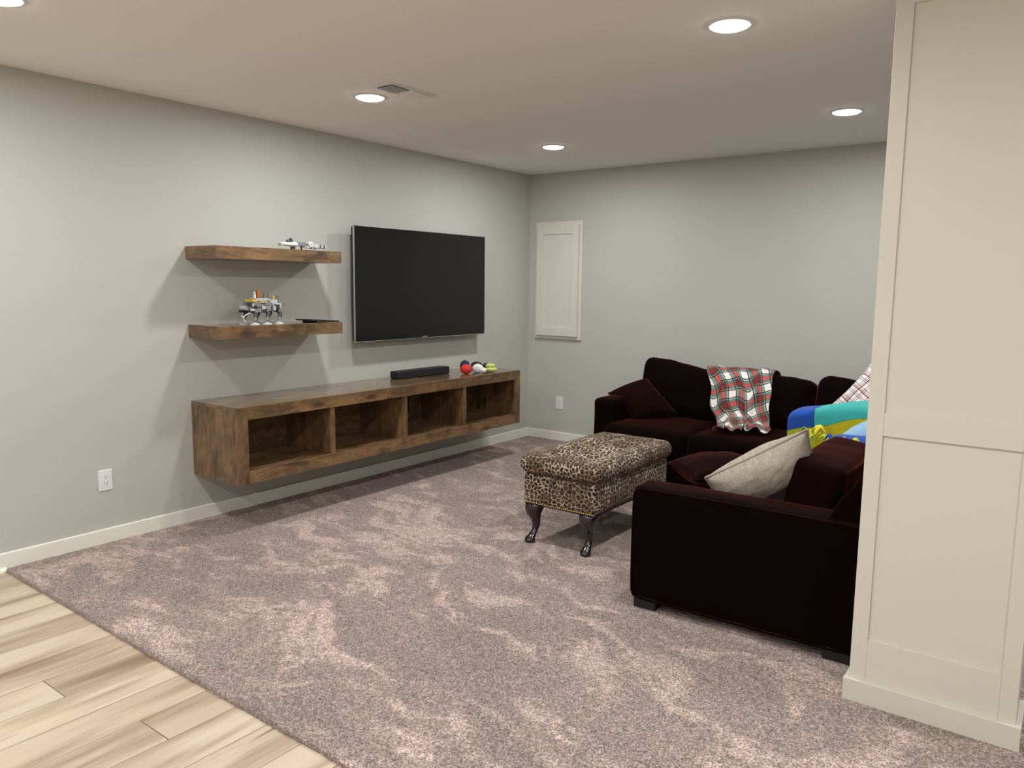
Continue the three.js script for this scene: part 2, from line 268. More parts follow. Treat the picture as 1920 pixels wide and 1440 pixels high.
// ---------------------------------------------------------------- the room
{
  const floor = structure('floor');
  mesh('slab', box(-0.3, ROOM_X + 0.3, -0.3, -0.006, -0.3, ROOM_Z + 0.3, 0), M.slab, floor);
  // carpet: a soft sheet with brushed patches, turned down along its cut edge
  const x0 = 0.0, x1 = ROOM_X, z0 = 0.0, nx = 420, nz = 400, pos = [], uv = [], col = [], idx = [];
  for (let j = 0; j <= nz; j++) for (let i = 0; i <= nx; i++) {
    const x = i <= 400 ? 4.4 * i / 400 : lerp(4.4, x1, (i - 400) / 20), edge = CARPET_Z + 0.004 * fbm(x * 9, 1, 2, 3) + 0.018 * smooth(0, 1.9, x) - 0.012, z = j > nz - 3 ? edge - [0, 0.003, 0.010][nz - j] : lerp(z0, CARPET_Z - 0.03, j / (nz - 3));
    const y = j === nz ? -0.002 : j === nz - 1 ? PILE * 0.6 : PILE + 0.0012 * fbm(x * 22, z * 22, 3, 2);
    pos.push(x, y, z); uv.push(x, z);
    const a = 0.22, rx = x * Math.cos(a) + z * Math.sin(a), rz = -x * Math.sin(a) + z * Math.cos(a), wx = rx + 0.22 * fbm(rx * 2.2, rz * 2.2, 4, 3), wz = rz + 0.22 * fbm(rx * 2.2 + 7, rz * 2.2, 8, 3);
    const big = fbm(wx * 1.3, wz * 2.6, 11, 3), mid = fbm(wx * 4.6, wz * 12.5, 17, 5), sm = fbm(wx * 20, wz * 34, 23, 3), sp = fbm(x * 70, z * 70, 29, 2);
    const light = smooth(0.0, 0.44, mid + 0.40 * big + 0.26 * sm + 0.11 * sp), dk = smooth(0.06, 0.55, -mid * 0.7 - big * 0.7 + 0.25 * sm);
    const k = 0.86 + 0.47 * light - 0.13 * dk + 0.07 * sm + 0.06 * sp;
    col.push(k * (1 + 0.02 * light), k, k * (1 - 0.01 * light));
  }
  for (let j = 0; j < nz; j++) for (let i = 0; i < nx; i++) { const a = j * (nx + 1) + i, b = a + 1, c = a + nx + 1, d = c + 1; idx.push(a, c, b, b, c, d); }
  const g = new THREE.BufferGeometry(); g.setAttribute('position', new THREE.Float32BufferAttribute(pos, 3)); g.setAttribute('uv', new THREE.Float32BufferAttribute(uv, 2)); g.setAttribute('color', new THREE.Float32BufferAttribute(col, 3)); g.setIndex(idx); g.computeVertexNormals();
  mesh('carpet', g, M.carpet, floor).userData.label = 'mauve grey carpet with brushed light and dark patches';
  // frayed tufts along the cut edge
  const R = rng(9), cone = new THREE.ConeGeometry(0.0022, 0.010, 5), N = 5200, tufts = new THREE.InstancedMesh(cone, M.tuft, N), m = new THREE.Matrix4(), q = new THREE.Quaternion(), e = new THREE.Euler(), c = new THREE.Color();
  for (let i = 0; i < N; i++) {
    const x = R() * 4.2, edge = CARPET_Z + 0.004 * fbm(x * 9, 1, 2, 3) + 0.018 * smooth(0, 1.9, x) - 0.012, d = R() * R() * 0.02;
    q.setFromEuler(e.set(0.9 * (1 - d * 40) + (R() - 0.5) * 0.9, R() * 6, (R() - 0.5) * 0.9));
    const s = 0.7 + R() * 0.6; m.compose(new THREE.Vector3(x, 0.006 + Math.min(d * 0.6, 0.006), edge - d + 0.001), q, new THREE.Vector3(s, s, s)); tufts.setMatrixAt(i, m);
    const k = 0.75 + R() * 0.7; tufts.setColorAt(i, c.setRGB(k, k, k));
  }
  tufts.name = 'carpet_pile'; tufts.userData.kind = 'stuff'; tufts.castShadow = tufts.receiveShadow = true; floor.add(tufts);
  // wood planks, running towards the camera
  const RP = rng(31); const edges = [0.0]; for (let x = 0.081; x < ROOM_X; x += 0.174) edges.push(x); edges.push(ROOM_X);
  for (let r = 0; r + 1 < edges.length; r++) {
    const xa = edges[r] + 0.0014, xb = edges[r + 1] - 0.0014; let joint = CARPET_Z + 0.12 + ((r * 0.41 + 0.55) % 1) * 1.0 + 0.3;
    if (Math.abs(edges[r] - 1.299) < 0.02) joint = 4.806; if (Math.abs(edges[r] - 1.821) < 0.02) joint = 4.722;
    const cuts = [CARPET_Z - 0.035, joint]; while (cuts[cuts.length - 1] < ROOM_Z) cuts.push(Math.min(cuts[cuts.length - 1] + 1.22, ROOM_Z));
    for (let k = 0; k + 1 < cuts.length; k++) {
      if (cuts[k + 1] - cuts[k] < 0.01) continue;
      mesh('plank', boxUV(box(xa, xb, -0.008, 0, cuts[k] + 0.0014, cuts[k + 1] - 0.0014, 0.002), 'z', [RP() * 5, RP() * 4]), M.oak[Math.floor(RP() * 4)], floor);
    }
  }
  const t = 0.15;
  const wall = (name, b) => { const o = mesh(name, boxUV(box(...b, 0), 'x'), M.wall); o.userData.kind = 'structure'; };
  wall('wall_left', [-t, 0, -0.3, H + 0.2, -t, ROOM_Z + t]);
  wall('wall_back', [-t, ROOM_X + t, -0.3, H + 0.2, -t, 0]);
  wall('wall_right', [ROOM_X, ROOM_X + t, -0.3, H + 0.2, -t, ROOM_Z + t]);
  wall('wall_rear', [-t, ROOM_X + t, -0.3, H + 0.2, ROOM_Z, ROOM_Z + t]);
  mesh('ceiling', boxUV(box(-t, ROOM_X + t, H, H + t, -t, ROOM_Z + t, 0), 'x'), M.ceiling).userData.kind = 'structure';
  const trim = (name, x0, x1, z0, z1) => { mesh(name, new RoundedBoxGeometry(x1 - x0, 0.0918, z1 - z0, 4, 0.0068).translate((x0 + x1) / 2, 0.0459, (z0 + z1) / 2), M.trim).userData.kind = 'structure'; };
  trim('baseboard_left', 0, 0.0155, 0, ROOM_Z);
  trim('baseboard_back', 0.0155, ROOM_X, 0, 0.0155);
  const q4 = new THREE.Shape(); q4.moveTo(0, 0); q4.lineTo(0.02, 0); q4.absarc(0, 0, 0.02, 0, Math.PI / 2); q4.lineTo(0, 0);
  const qr = new THREE.ExtrudeGeometry(q4, { depth: ROOM_Z - 4.455, bevelEnabled: false, curveSegments: 8 }); qr.translate(0.0155, 0, 4.455);
  mesh('trim_1', qr, M.trim).userData.kind = 'structure';
}
// panelled column at the right
{
  const c = structure('pillar'), x0 = 3.6436, x1 = 4.134, zf = 3.148, zb = 2.955, th = 0.0085;
  mesh('core', box(x0 + th, x1 - th, 0, H, zb, zf - th, 0), M.column, c);
  const f = (n, a) => mesh(n, box(...a, 0.0015), M.column, c);
  f('stile', [x0, 3.695, 0, H, zf - th, zf]); f('stile', [4.086, x1, 0, H, zf - th, zf]);
  f('rail', [3.695, 4.086, 0, 0.242, zf - th, zf]); f('rail', [3.695, 4.086, 0.952, 1.03, zf - th, zf]); f('rail', [3.695, 4.086, 2.316, H, zf - th, zf]);
  for (const [a, b] of [[x0, x0 + th], [x1 - th, x1]]) { f('side_board', [a, b, 0, H, zb, zf - th]); }
  const b = 0.0155;
  f('baseboard', [x0 - b, x1 + b, 0, 0.0905, zf, zf + b]); f('baseboard', [x0 - b, x0, 0, 0.0905, zb, zf]); f('baseboard', [x1, x1 + b, 0, 0.0905, zb, zf]);
}
// downlights
{
  const make = (x, z, label, group) => {
    const o = thing('ceiling_light', label, 'ceiling light', [x, H, z], 0, group);
    const ring = new THREE.LatheGeometry([[0.0745, -0.001], [0.0745, -0.004], [0.077, -0.006], [0.086, -0.0045], [0.090, -0.0015], [0.090, 0]].map((p) => new THREE.Vector2(...p)), 48);
    mesh('trim_ring', ring, M.white, o);
    mesh('lens', new THREE.LatheGeometry([[0.0001, -0.0145], [0.045, -0.0138], [0.062, -0.0115], [0.071, -0.008], [0.0745, -0.003], [0.0745, 0]].map((p) => new THREE.Vector2(...p)), 48), M.lens, o);
    const l = new THREE.RectAreaLight(LAMP_COLOR, LAMP_POWER, LAMP_SIDE, LAMP_SIDE); l.position.set(0, -0.0165, 0); l.rotation.x = -Math.PI / 2; l.name = 'downlight'; l.castShadow = true; o.add(l);
  };
  make(0.982, 2.89, 'round white ceiling downlight right next to the ceiling air vent', 'recessed ceiling downlights');
  make(0.982, 1.10, 'round white ceiling downlight closest to the far corner of the room', 'recessed ceiling downlights');
  make(3.005, 1.12, 'round white ceiling downlight over the long sofa by the column', 'recessed ceiling downlights');
  make(3.005, 2.905, 'round white ceiling downlight nearest the panelled column, largest one seen whole', 'recessed ceiling downlights');
  make(0.975, 4.675, 'round white ceiling downlight cut off by the top left corner of the picture', 'recessed ceiling downlights');
  for (const [x, z] of [[3.0, 4.67], [5.03, 2.89], [5.03, 4.67], [0.98, 6.45], [3.0, 6.45], [5.03, 6.45], [0.98, 8.2], [3.0, 8.2], [5.03, 8.2]]) make(x, z, 'round white ceiling downlight outside the picture', 'downlights outside the picture');
}
// ceiling air vent
{
  const o = thing('air_vent', 'white rectangular ceiling air register with louvres', 'air vent', [1.235, H, 2.885]), w = 0.155, d = 0.33, e = 0.022, t = 0.007;
  mesh('backing', box(-w / 2 + e, w / 2 - e, -0.0015, 0, -d / 2 + e, d / 2 - e, 0), M.hole, o);
  for (const a of [[-w / 2, w / 2, -t, 0, -d / 2, -d / 2 + e], [-w / 2, w / 2, -t, 0, d / 2 - e, d / 2], [-w / 2, -w / 2 + e, -t, 0, -d / 2 + e, d / 2 - e], [w / 2 - e, w / 2, -t, 0, -d / 2 + e, d / 2 - e], [-w / 2 + e, w / 2 - e, -t, 0, -0.006, 0.006]]) mesh('frame', box(...a, 0.002), M.white, o);
  for (let k = 0; k < 9; k++) for (const s of [-1, 1]) {
    const g = box(-w / 2 + e, w / 2 - e, -0.001, 0.001, -0.0085, 0.0085, 0.0004); g.rotateX(s * 0.75); g.translate(0, -0.0075, s * (0.018 + k * 0.0145));
    mesh('louvre', g, M.white, o);
  }
}
// white shaker panel on the back wall
{
  const x0 = 0.0807, x1 = 0.5832, y0 = 0.9515, y1 = 2.0073;
  const o = thing('access_panel', 'white shaker-style cabinet door set flat on the back wall', 'wall panel', [x0, y0, 0]); const w = x1 - x0, h = y1 - y0;
  mesh('frame', box(0, w, 0, h, 0, 0.02), M.panel, o);
  const d = new THREE.Group(); d.name = 'door'; o.add(d); const a = 0.03, s = 0.068, z0 = 0.022, z1 = 0.044;
  mesh('stile', box(a, a + s, a, h - a, z0, z1), M.panel, d); mesh('stile', box(w - a - s, w - a, a, h - a, z0, z1), M.panel, d);
  mesh('rail', box(a + s, w - a - s, a, a + s + 0.01, z0, z1), M.panel, d); mesh('rail', box(a + s, w - a - s, h - a - s - 0.015, h - a, z0, z1), M.panel, d);
  mesh('inset_panel', box(a + s - 0.003, w - a - s + 0.003, a + s, h - a - s, z0, z0 + 0.011, 0), M.panel, d);
}
// wall outlets (front towards +z in their own axes)
function outlet(label, pos, turn) {
  const o = thing('wall_outlet', label, 'outlet', pos, turn), w = 0.0735, h = 0.1145;
  mesh('plate', (() => { const s = new THREE.Shape(); s.moveTo(-w / 2 + 0.003, -h / 2 + 0.003); s.lineTo(w / 2 - 0.003, -h / 2 + 0.003); s.lineTo(w / 2 - 0.003, h / 2 - 0.003); s.lineTo(-w / 2 + 0.003, h / 2 - 0.003); s.closePath(); return new THREE.ExtrudeGeometry(s, { depth: 0.002, bevelEnabled: true, bevelThickness: 0.0035, bevelSize: 0.003, bevelSegments: 2 }); })(), M.white, o);
  mesh('receptacle', box(-0.0168, 0.0168, -0.0335, 0.0335, 0.004, 0.0068, 0.0008), M.white, o);
  for (const y of [-0.0175, 0.0175]) {
    for (const x of [-0.0065, 0.0065]) mesh('slot', box(x - 0.0013, x + 0.0013, y + 0.001, y + 0.009, 0.0060, 0.0071, 0), M.hole, o);
    mesh('ground_hole', new THREE.CylinderGeometry(0.0026, 0.0026, 0.0012, 12).rotateX(Math.PI / 2).translate(0, y - 0.0055, 0.0066), M.hole, o);
  }
}
outlet('white duplex outlet low on the television wall, left of the wooden console', [0, 0.358, 3.947], Math.PI / 2);
outlet('white duplex outlet low on the back wall, below the white shaker panel', [0.36, 0.361, 0], 0);

// floating shelves
function shelf(label, z0, z1, y0, y1, d) {
  const o = thing('floating_shelf', label, 'shelf', [0, y0, z0]), L = z1 - z0, h = y1 - y0, t = 0.018;
  const f = 0.007;
  mesh('front_edge', woodBox('z', d - f, d, 0, h, 0, L), M.wood, o);
  mesh('end_panel', woodBox('x', 0, d - f, 0, h, 0, t), M.wood, o); mesh('end_panel', woodBox('x', 0, d - f, 0, h, L - t, L), M.wood, o);
  mesh('top_board', woodBox('z', 0, d - f, h - t, h, t, L - t), M.woodTop, o); mesh('bottom_board', woodBox('z', 0, d - f, 0, t, t, L - t), M.wood, o);
}
shelf('upper brown-stained floating wall shelf, carrying the white toy craft', 2.527, 3.426, 1.5636, 1.6366, 0.307);
shelf('lower brown-stained floating wall shelf, carrying the grey block-built toy', 2.527, 3.426, 1.1119, 1.1852, 0.307);

// floating media console
{
  const z0 = 0.757, L = 3.4284 - 0.757, y0 = 0.2933, h = 0.7362 - 0.2933, d = 0.4597;
  const o = thing('media_console', 'long wall-hung brown wooden console with four open bays', 'console', [0, y0, z0]), ft = 0.02, rail = 0.074, st = 0.07;
  mesh('top_board', woodBox('z', 0, d - ft, h - 0.02, h, 0, L), M.woodTop, o);
  mesh('bottom_board', woodBox('z', 0, d - ft, 0, 0.02, 0.02, L - 0.02), M.wood, o);
  mesh('bay_floor', woodBox('z', 0.012, d - ft, rail - 0.02, rail - 0.006, 0.02, L - 0.02), M.wood, o);
  mesh('back_panel', woodBox('z', 0, 0.012, 0.02, h - 0.02, 0.02, L - 0.02), M.wood, o);
  mesh('side_panel', woodBox('y', 0, d - ft, 0, h - 0.02, 0, 0.02), M.wood, o); mesh('side_panel', woodBox('y', 0, d - ft, 0, h - 0.02, L - 0.02, L), M.wood, o);
  mesh('face_rail', woodBox('z', d - ft, d, h - rail, h, st, L - st), M.wood, o); mesh('face_rail', woodBox('z', d - ft, d, 0, rail, st, L - st), M.wood, o);
  mesh('face_stile', woodBox('y', d - ft, d, 0, h, 0, st), M.wood, o); mesh('face_stile', woodBox('y', d - ft, d, 0, h, L - st, L), M.wood, o);
  for (const z of [2.745, 2.099, 1.461]) mesh('divider', woodBox('y', 0.012, d - 0.007, rail - 0.006, h - rail + 0.004, z - z0 - 0.019, z - z0 + 0.019), M.wood, o);
  mesh('bay_ceiling', woodBox('z', 0.012, d - ft, h - rail + 0.004, h - rail + 0.016, 0.02, L - 0.02), M.wood, o);
  mesh('cable_plate', box(0.012, 0.016, 0.16, 0.275, 1.62 - z0, 1.70 - z0, 0.001), M.black, o);
}
// television
{
  const z0 = 0.8034, z1 = 2.2455, y0 = 1.0237, y1 = 1.8348, xf = 0.1128, W = z1 - z0, h = y1 - y0;
  const o = thing('television', 'large flat black television on the wall with thin silver edge', 'television', [0, y0, z0]);
  mesh('housing', box(xf - 0.040, xf - 0.012, 0.006, h - 0.006, 0.006, W - 0.006, 0.008), M.black, o);
  const b = 0.0045;
  for (const a of [[0, b, 0, W], [h - b, h, 0, W], [b, h - b, 0, b], [b, h - b, W - b, W]]) mesh('edge_strip', box(xf - 0.014, xf, ...a, 0.001), M.silver, o);
  mesh('screen', box(xf - 0.013, xf - 0.001, b, h - b, b, W - b, 0.0005), M.screen, o);
  mesh('badge', box(xf - 0.002, xf + 0.001, 0.008, 0.016, 1.538 - z0 - 0.03, 1.538 - z0 + 0.03, 0.0008), M.silver, o);
  mesh('wall_mount', box(0, xf - 0.038, h / 2 - 0.16, h / 2 + 0.16, W / 2 - 0.25, W / 2 + 0.25, 0.003), M.black, o);
}
// soundbar
{
  const o = thing('soundbar', 'compact black soundbar on the wooden console', 'soundbar', [0.135, 0.7362, 1.61]);
  mesh('body', new RoundedBoxGeometry(0.094, 0.056, 0.57, 4, 0.012).translate(0, 0.0285, 0), M.black, o);
  mesh('grille', new RoundedBoxGeometry(0.012, 0.050, 0.555, 3, 0.005).translate(0.0445, 0.0285, 0), M.blackCloth, o);
  mesh('top_strip', box(-0.03, 0.03, 0.0562, 0.0572, -0.03, 0.03, 0.0004), M.black, o);
}
// three soft toys
const blob = (rx, ry, rz, x, y, z, seed = 1) => { const g = new THREE.SphereGeometry(1, 28, 20), p = g.attributes.position; for (let i = 0; i < p.count; i++) { const k = 1 + 0.05 * fbm(p.getX(i) * 2, p.getY(i) * 2, p.getZ(i) * 2 + seed, 2); p.setXYZ(i, p.getX(i) * rx * k, p.getY(i) * ry * k, p.getZ(i) * rz * k); } return softNormals(g).translate(x, y, z); };
{
  const y = 0.7362;
  let o = thing('plush_toy', 'small red and navy stuffed toy beside the black soundbar', 'soft toy', [0.29, y, 1.262], -0.88, 'stuffed toys on the console');
  mesh('front', blob(0.040, 0.038, 0.048, 0.012, 0.038, -0.004, 2), M.red, o); mesh('back', blob(0.036, 0.046, 0.040, -0.020, 0.058, 0.006, 3), M.navy, o);
  o = thing('plush_toy', 'small white and black stuffed toy with pale oval patch', 'soft toy', [0.33, y, 1.152], -0.88, 'stuffed toys on the console');
  mesh('front', blob(0.036, 0.036, 0.046, 0.014, 0.037, 0.004, 5), M.plushWhite, o); mesh('foot', blob(0.030, 0.022, 0.026, 0.02, 0.023, -0.042, 6), M.plushWhite, o); mesh('back', blob(0.034, 0.042, 0.050, -0.028, 0.047, 0.012, 7), M.black, o);
  mesh('patch', blob(0.004, 0.022, 0.016, 0.0485, 0.036, 0.004, 8), M.paleBlue, o);
  o = thing('plush_toy', 'small lime green two-lobed stuffed toy with navy back', 'soft toy', [0.372, y, 1.046], -0.88, 'stuffed toys on the console');
  mesh('lower_lobe', blob(0.034, 0.021, 0.054, 0, 0.022, 0, 9), M.lime, o); mesh('upper_lobe', blob(0.030, 0.020, 0.040, -0.004, 0.051, 0.002, 10), M.lime, o); mesh('back', blob(0.034, 0.034, 0.036, -0.034, 0.036, 0.036, 11), M.navy, o);
}
// plain block-built toys on the shelves
const stud = (x, y, z) => new THREE.CylinderGeometry(0.0024, 0.0024, 0.002, 8).translate(x, y, z);
{
  const o = thing('toy_craft', 'white and grey toy brick craft on a small stand', 'toy', [0.2, 1.6366, 2.76]);   // nose towards +z
  mesh('stand_foot', box(-0.02, 0.02, 0, 0.003, -0.02, 0.018, 0.0005), M.toyDark, o); mesh('stand_post', box(-0.004, 0.004, 0.003, 0.03, -0.005, 0.003, 0.0005), M.toyDark, o); mesh('landing_skid', box(-0.012, 0.012, 0, 0.02, 0.055, 0.075, 0.001), M.toyDark, o);
  const nose = new THREE.CylinderGeometry(0.013, 0.030, 0.11, 8); nose.rotateX(Math.PI / 2); nose.scale(1.1, 0.62, 1); nose.translate(0, 0.036, 0.105);
  mesh('nose', nose, M.toyWhite, o); mesh('nose_cap', box(-0.02, 0.02, 0.024, 0.040, 0.148, 0.163, 0.003), M.toyLight, o);
  const can = new THREE.SphereGeometry(0.016, 12, 8); can.scale(0.9, 0.7, 1.7); can.translate(0, 0.054, 0.088); mesh('canopy', can, M.toyDark, o);
  mesh('fin', box(-0.003, 0.003, 0.058, 0.074, 0.07, 0.088, 0.001), M.toyDark, o);
  mesh('hull', mergeGeometries([box(-0.024, 0.024, 0.028, 0.044, -0.03, 0.056, 0.001), box(-0.016, 0.016, 0.044, 0.052, -0.02, 0.05, 0.001)]), M.toyGrey, o);
  for (const s of [-1, 1]) {
    mesh('engine_drum', new THREE.CylinderGeometry(0.017, 0.017, 0.014, 20).rotateZ(Math.PI / 2).translate(s * 0.044, 0.040, -0.038), M.toyWhite, o);
    mesh('engine_hub', new THREE.CylinderGeometry(0.008, 0.008, 0.018, 14).rotateZ(Math.PI / 2).translate(s * 0.044, 0.040, -0.038), M.toyLight, o);
    mesh('tail_boom', box(s * 0.044 - 0.008, s * 0.044 + 0.008, 0.026, 0.046, -0.155, -0.052, 0.002).rotateX(-0.06), M.toyLight, o);
    for (let k = 0; k < 3; k++) mesh('band', box(s * 0.044 - 0.0088, s * 0.044 + 0.0088, 0.024, 0.047, -0.082 - k * 0.03, -0.072 - k * 0.03, 0.001).rotateX(-0.06), [M.toyWhite, M.toyDark, M.toyMaroon][k], o);
  }
  mesh('cross_wing', box(-0.045, 0.045, 0.034, 0.041, -0.046, -0.028, 0.001), M.toyDark, o);
}
{
  const o = thing('toy_machine', 'grey six-legged toy brick machine with yellow and orange blocks', 'toy', [0.205, 1.1852, 3.07]);   // front towards -z
  mesh('body', mergeGeometries([box(-0.042, 0.042, 0.088, 0.122, -0.075, 0.105, 0.002), box(-0.034, 0.034, 0.122, 0.140, -0.05, 0.09, 0.002), box(-0.03, 0.03, 0.070, 0.090, -0.04, 0.07, 0.002)]), M.toyGrey, o);
  mesh('head', mergeGeometries([box(-0.03, 0.03, 0.094, 0.125, -0.125, -0.08, 0.003), box(-0.02, 0.02, 0.118, 0.146, -0.105, -0.06, 0.003)]), M.toyLight, o);
  const arm = box(-0.035, 0.035, -0.005, 0.005, -0.07, 0.05, 0.001); arm.rotateX(-0.7); arm.translate(0.006, 0.118, -0.062); mesh('sloped_plate', arm, M.toyLight, o);
  for (const [x, z] of [[0.05, 0.085], [0.05, 0.0], [0.05, -0.085], [-0.05, 0.085], [-0.05, 0.0], [-0.05, -0.085]]) {
    const l = new THREE.Group(); l.name = numbered('leg_piece').replace('leg_piece', 'leg'); o.add(l);
    mesh('thigh', tube([[x * 0.7, 0.085, z], [x * 1.0, 0.066, z - 0.012], [x * 1.1, 0.045, z - 0.006]], 0.0125, false, 5, 8), M.toyDark, l);
    mesh('shin', tube([[x * 1.1, 0.048, z - 0.006], [x * 1.12, 0.024, z]], 0.0095, false, 5, 8), M.toyGrey, l);
    mesh('foot', new THREE.LatheGeometry([[0.0001, 0.016], [0.010, 0.015], [0.014, 0.010], [0.027, 0.006], [0.028, 0]].map((p) => new THREE.Vector2(...p)), 16).translate(x * 1.12, 0, z), M.toyLight, l);
  }
  mesh('yellow_block', box(-0.036, 0.046, 0.136, 0.147, 0.06, 0.092, 0.001), M.toyYellow, o); mesh('yellow_block', box(0.030, 0.046, 0.112, 0.134, 0.055, 0.066, 0.001), M.toyYellow, o); mesh('yellow_block', box(0.026, 0.046, 0.128, 0.135, -0.02, 0.035, 0.001), M.toyYellow, o); mesh('yellow_block', box(-0.004, 0.008, 0.146, 0.168, -0.09, -0.082, 0.001), M.toyYellow, o);
  mesh('maroon_block', box(-0.04, 0.044, 0.118, 0.137, 0.045, 0.088, 0.001), M.toyMaroon, o);
  mesh('deck', box(-0.03, 0.032, 0.140, 0.156, -0.035, 0.055, 0.002), M.toyLight, o);
  mesh('orange_panel', box(-0.014, 0.008, 0.156, 0.205, 0.012, 0.028, 0.001), M.toyOrange, o);
  mesh('driver', mergeGeometries([blob(0.006, 0.0075, 0.006, 0, 0.187, 0.044, 3).toNonIndexed(), box(-0.006, 0.006, 0.156, 0.180, 0.038, 0.050, 0.002).toNonIndexed()]), M.toyWhite, o);
  mesh('mast', tube([[0, 0.150, -0.02], [0, 0.188, -0.016]], 0.002), M.toyDark, o); mesh('mast', tube([[0.01, 0.145, -0.04], [0.01, 0.176, -0.04]], 0.002), M.toyDark, o);
  mesh('antenna', tube([[0, 0.14, -0.10], [0, 0.17, -0.115], [0, 0.10, -0.125], [0, 0.07, -0.124]], 0.0016), M.toyDark, o);
  mesh('claw', tube([[0, 0.110, -0.12], [0, 0.112, -0.155], [0.006, 0.125, -0.162]], 0.005), M.toyGrey, o);
  const G = rng(83); for (let k = 0; k < 26; k++) { const x = (G() < 0.6 ? 1 : -1) * (0.040 + G() * 0.010), y = 0.074 + G() * 0.058, z = -0.08 + G() * 0.185, w = 0.006 + G() * 0.008, h = 0.004 + G() * 0.009, d = 0.006 + G() * 0.016; mesh('brick', box(x - w, x + w, y - h, y + h, z - d, z + d, 0.001), [M.toyGrey, M.toyDark, M.toyLight, M.toyDark][Math.floor(G() * 4)], o); }
  mesh('side_panel', box(0.044, 0.052, 0.082, 0.112, -0.03, 0.03, 0.002), M.toyLight, o); mesh('pipe', tube([[0.045, 0.07, 0.11], [0.05, 0.06, 0.14], [0.05, 0.045, 0.162]], 0.003), M.toyWhite, o);
  mesh('ladder', box(0.03, 0.036, 0.05, 0.095, 0.125, 0.131, 0.001).rotateX(0.5).translate(0, 0.035, 0.0), M.toyWhite, o); mesh('rear_joint', new THREE.CylinderGeometry(0.014, 0.014, 0.05, 14).rotateZ(Math.PI / 2).translate(0, 0.098, 0.118), M.toyLight, o);
}
{
  const o = thing('tablet_case', 'flat black folded case lying on the lower shelf', 'case', [0.225, 1.1852, 2.665], 0.06);
  mesh('lower_cover', new RoundedBoxGeometry(0.14, 0.009, 0.19, 2, 0.003).translate(0, 0.0048, -0.03), M.black, o);
  const g = new RoundedBoxGeometry(0.14, 0.009, 0.13, 2, 0.003); g.rotateX(-0.045); g.translate(0.0, 0.0150, 0.055); mesh('upper_cover', g, M.black, o);
}

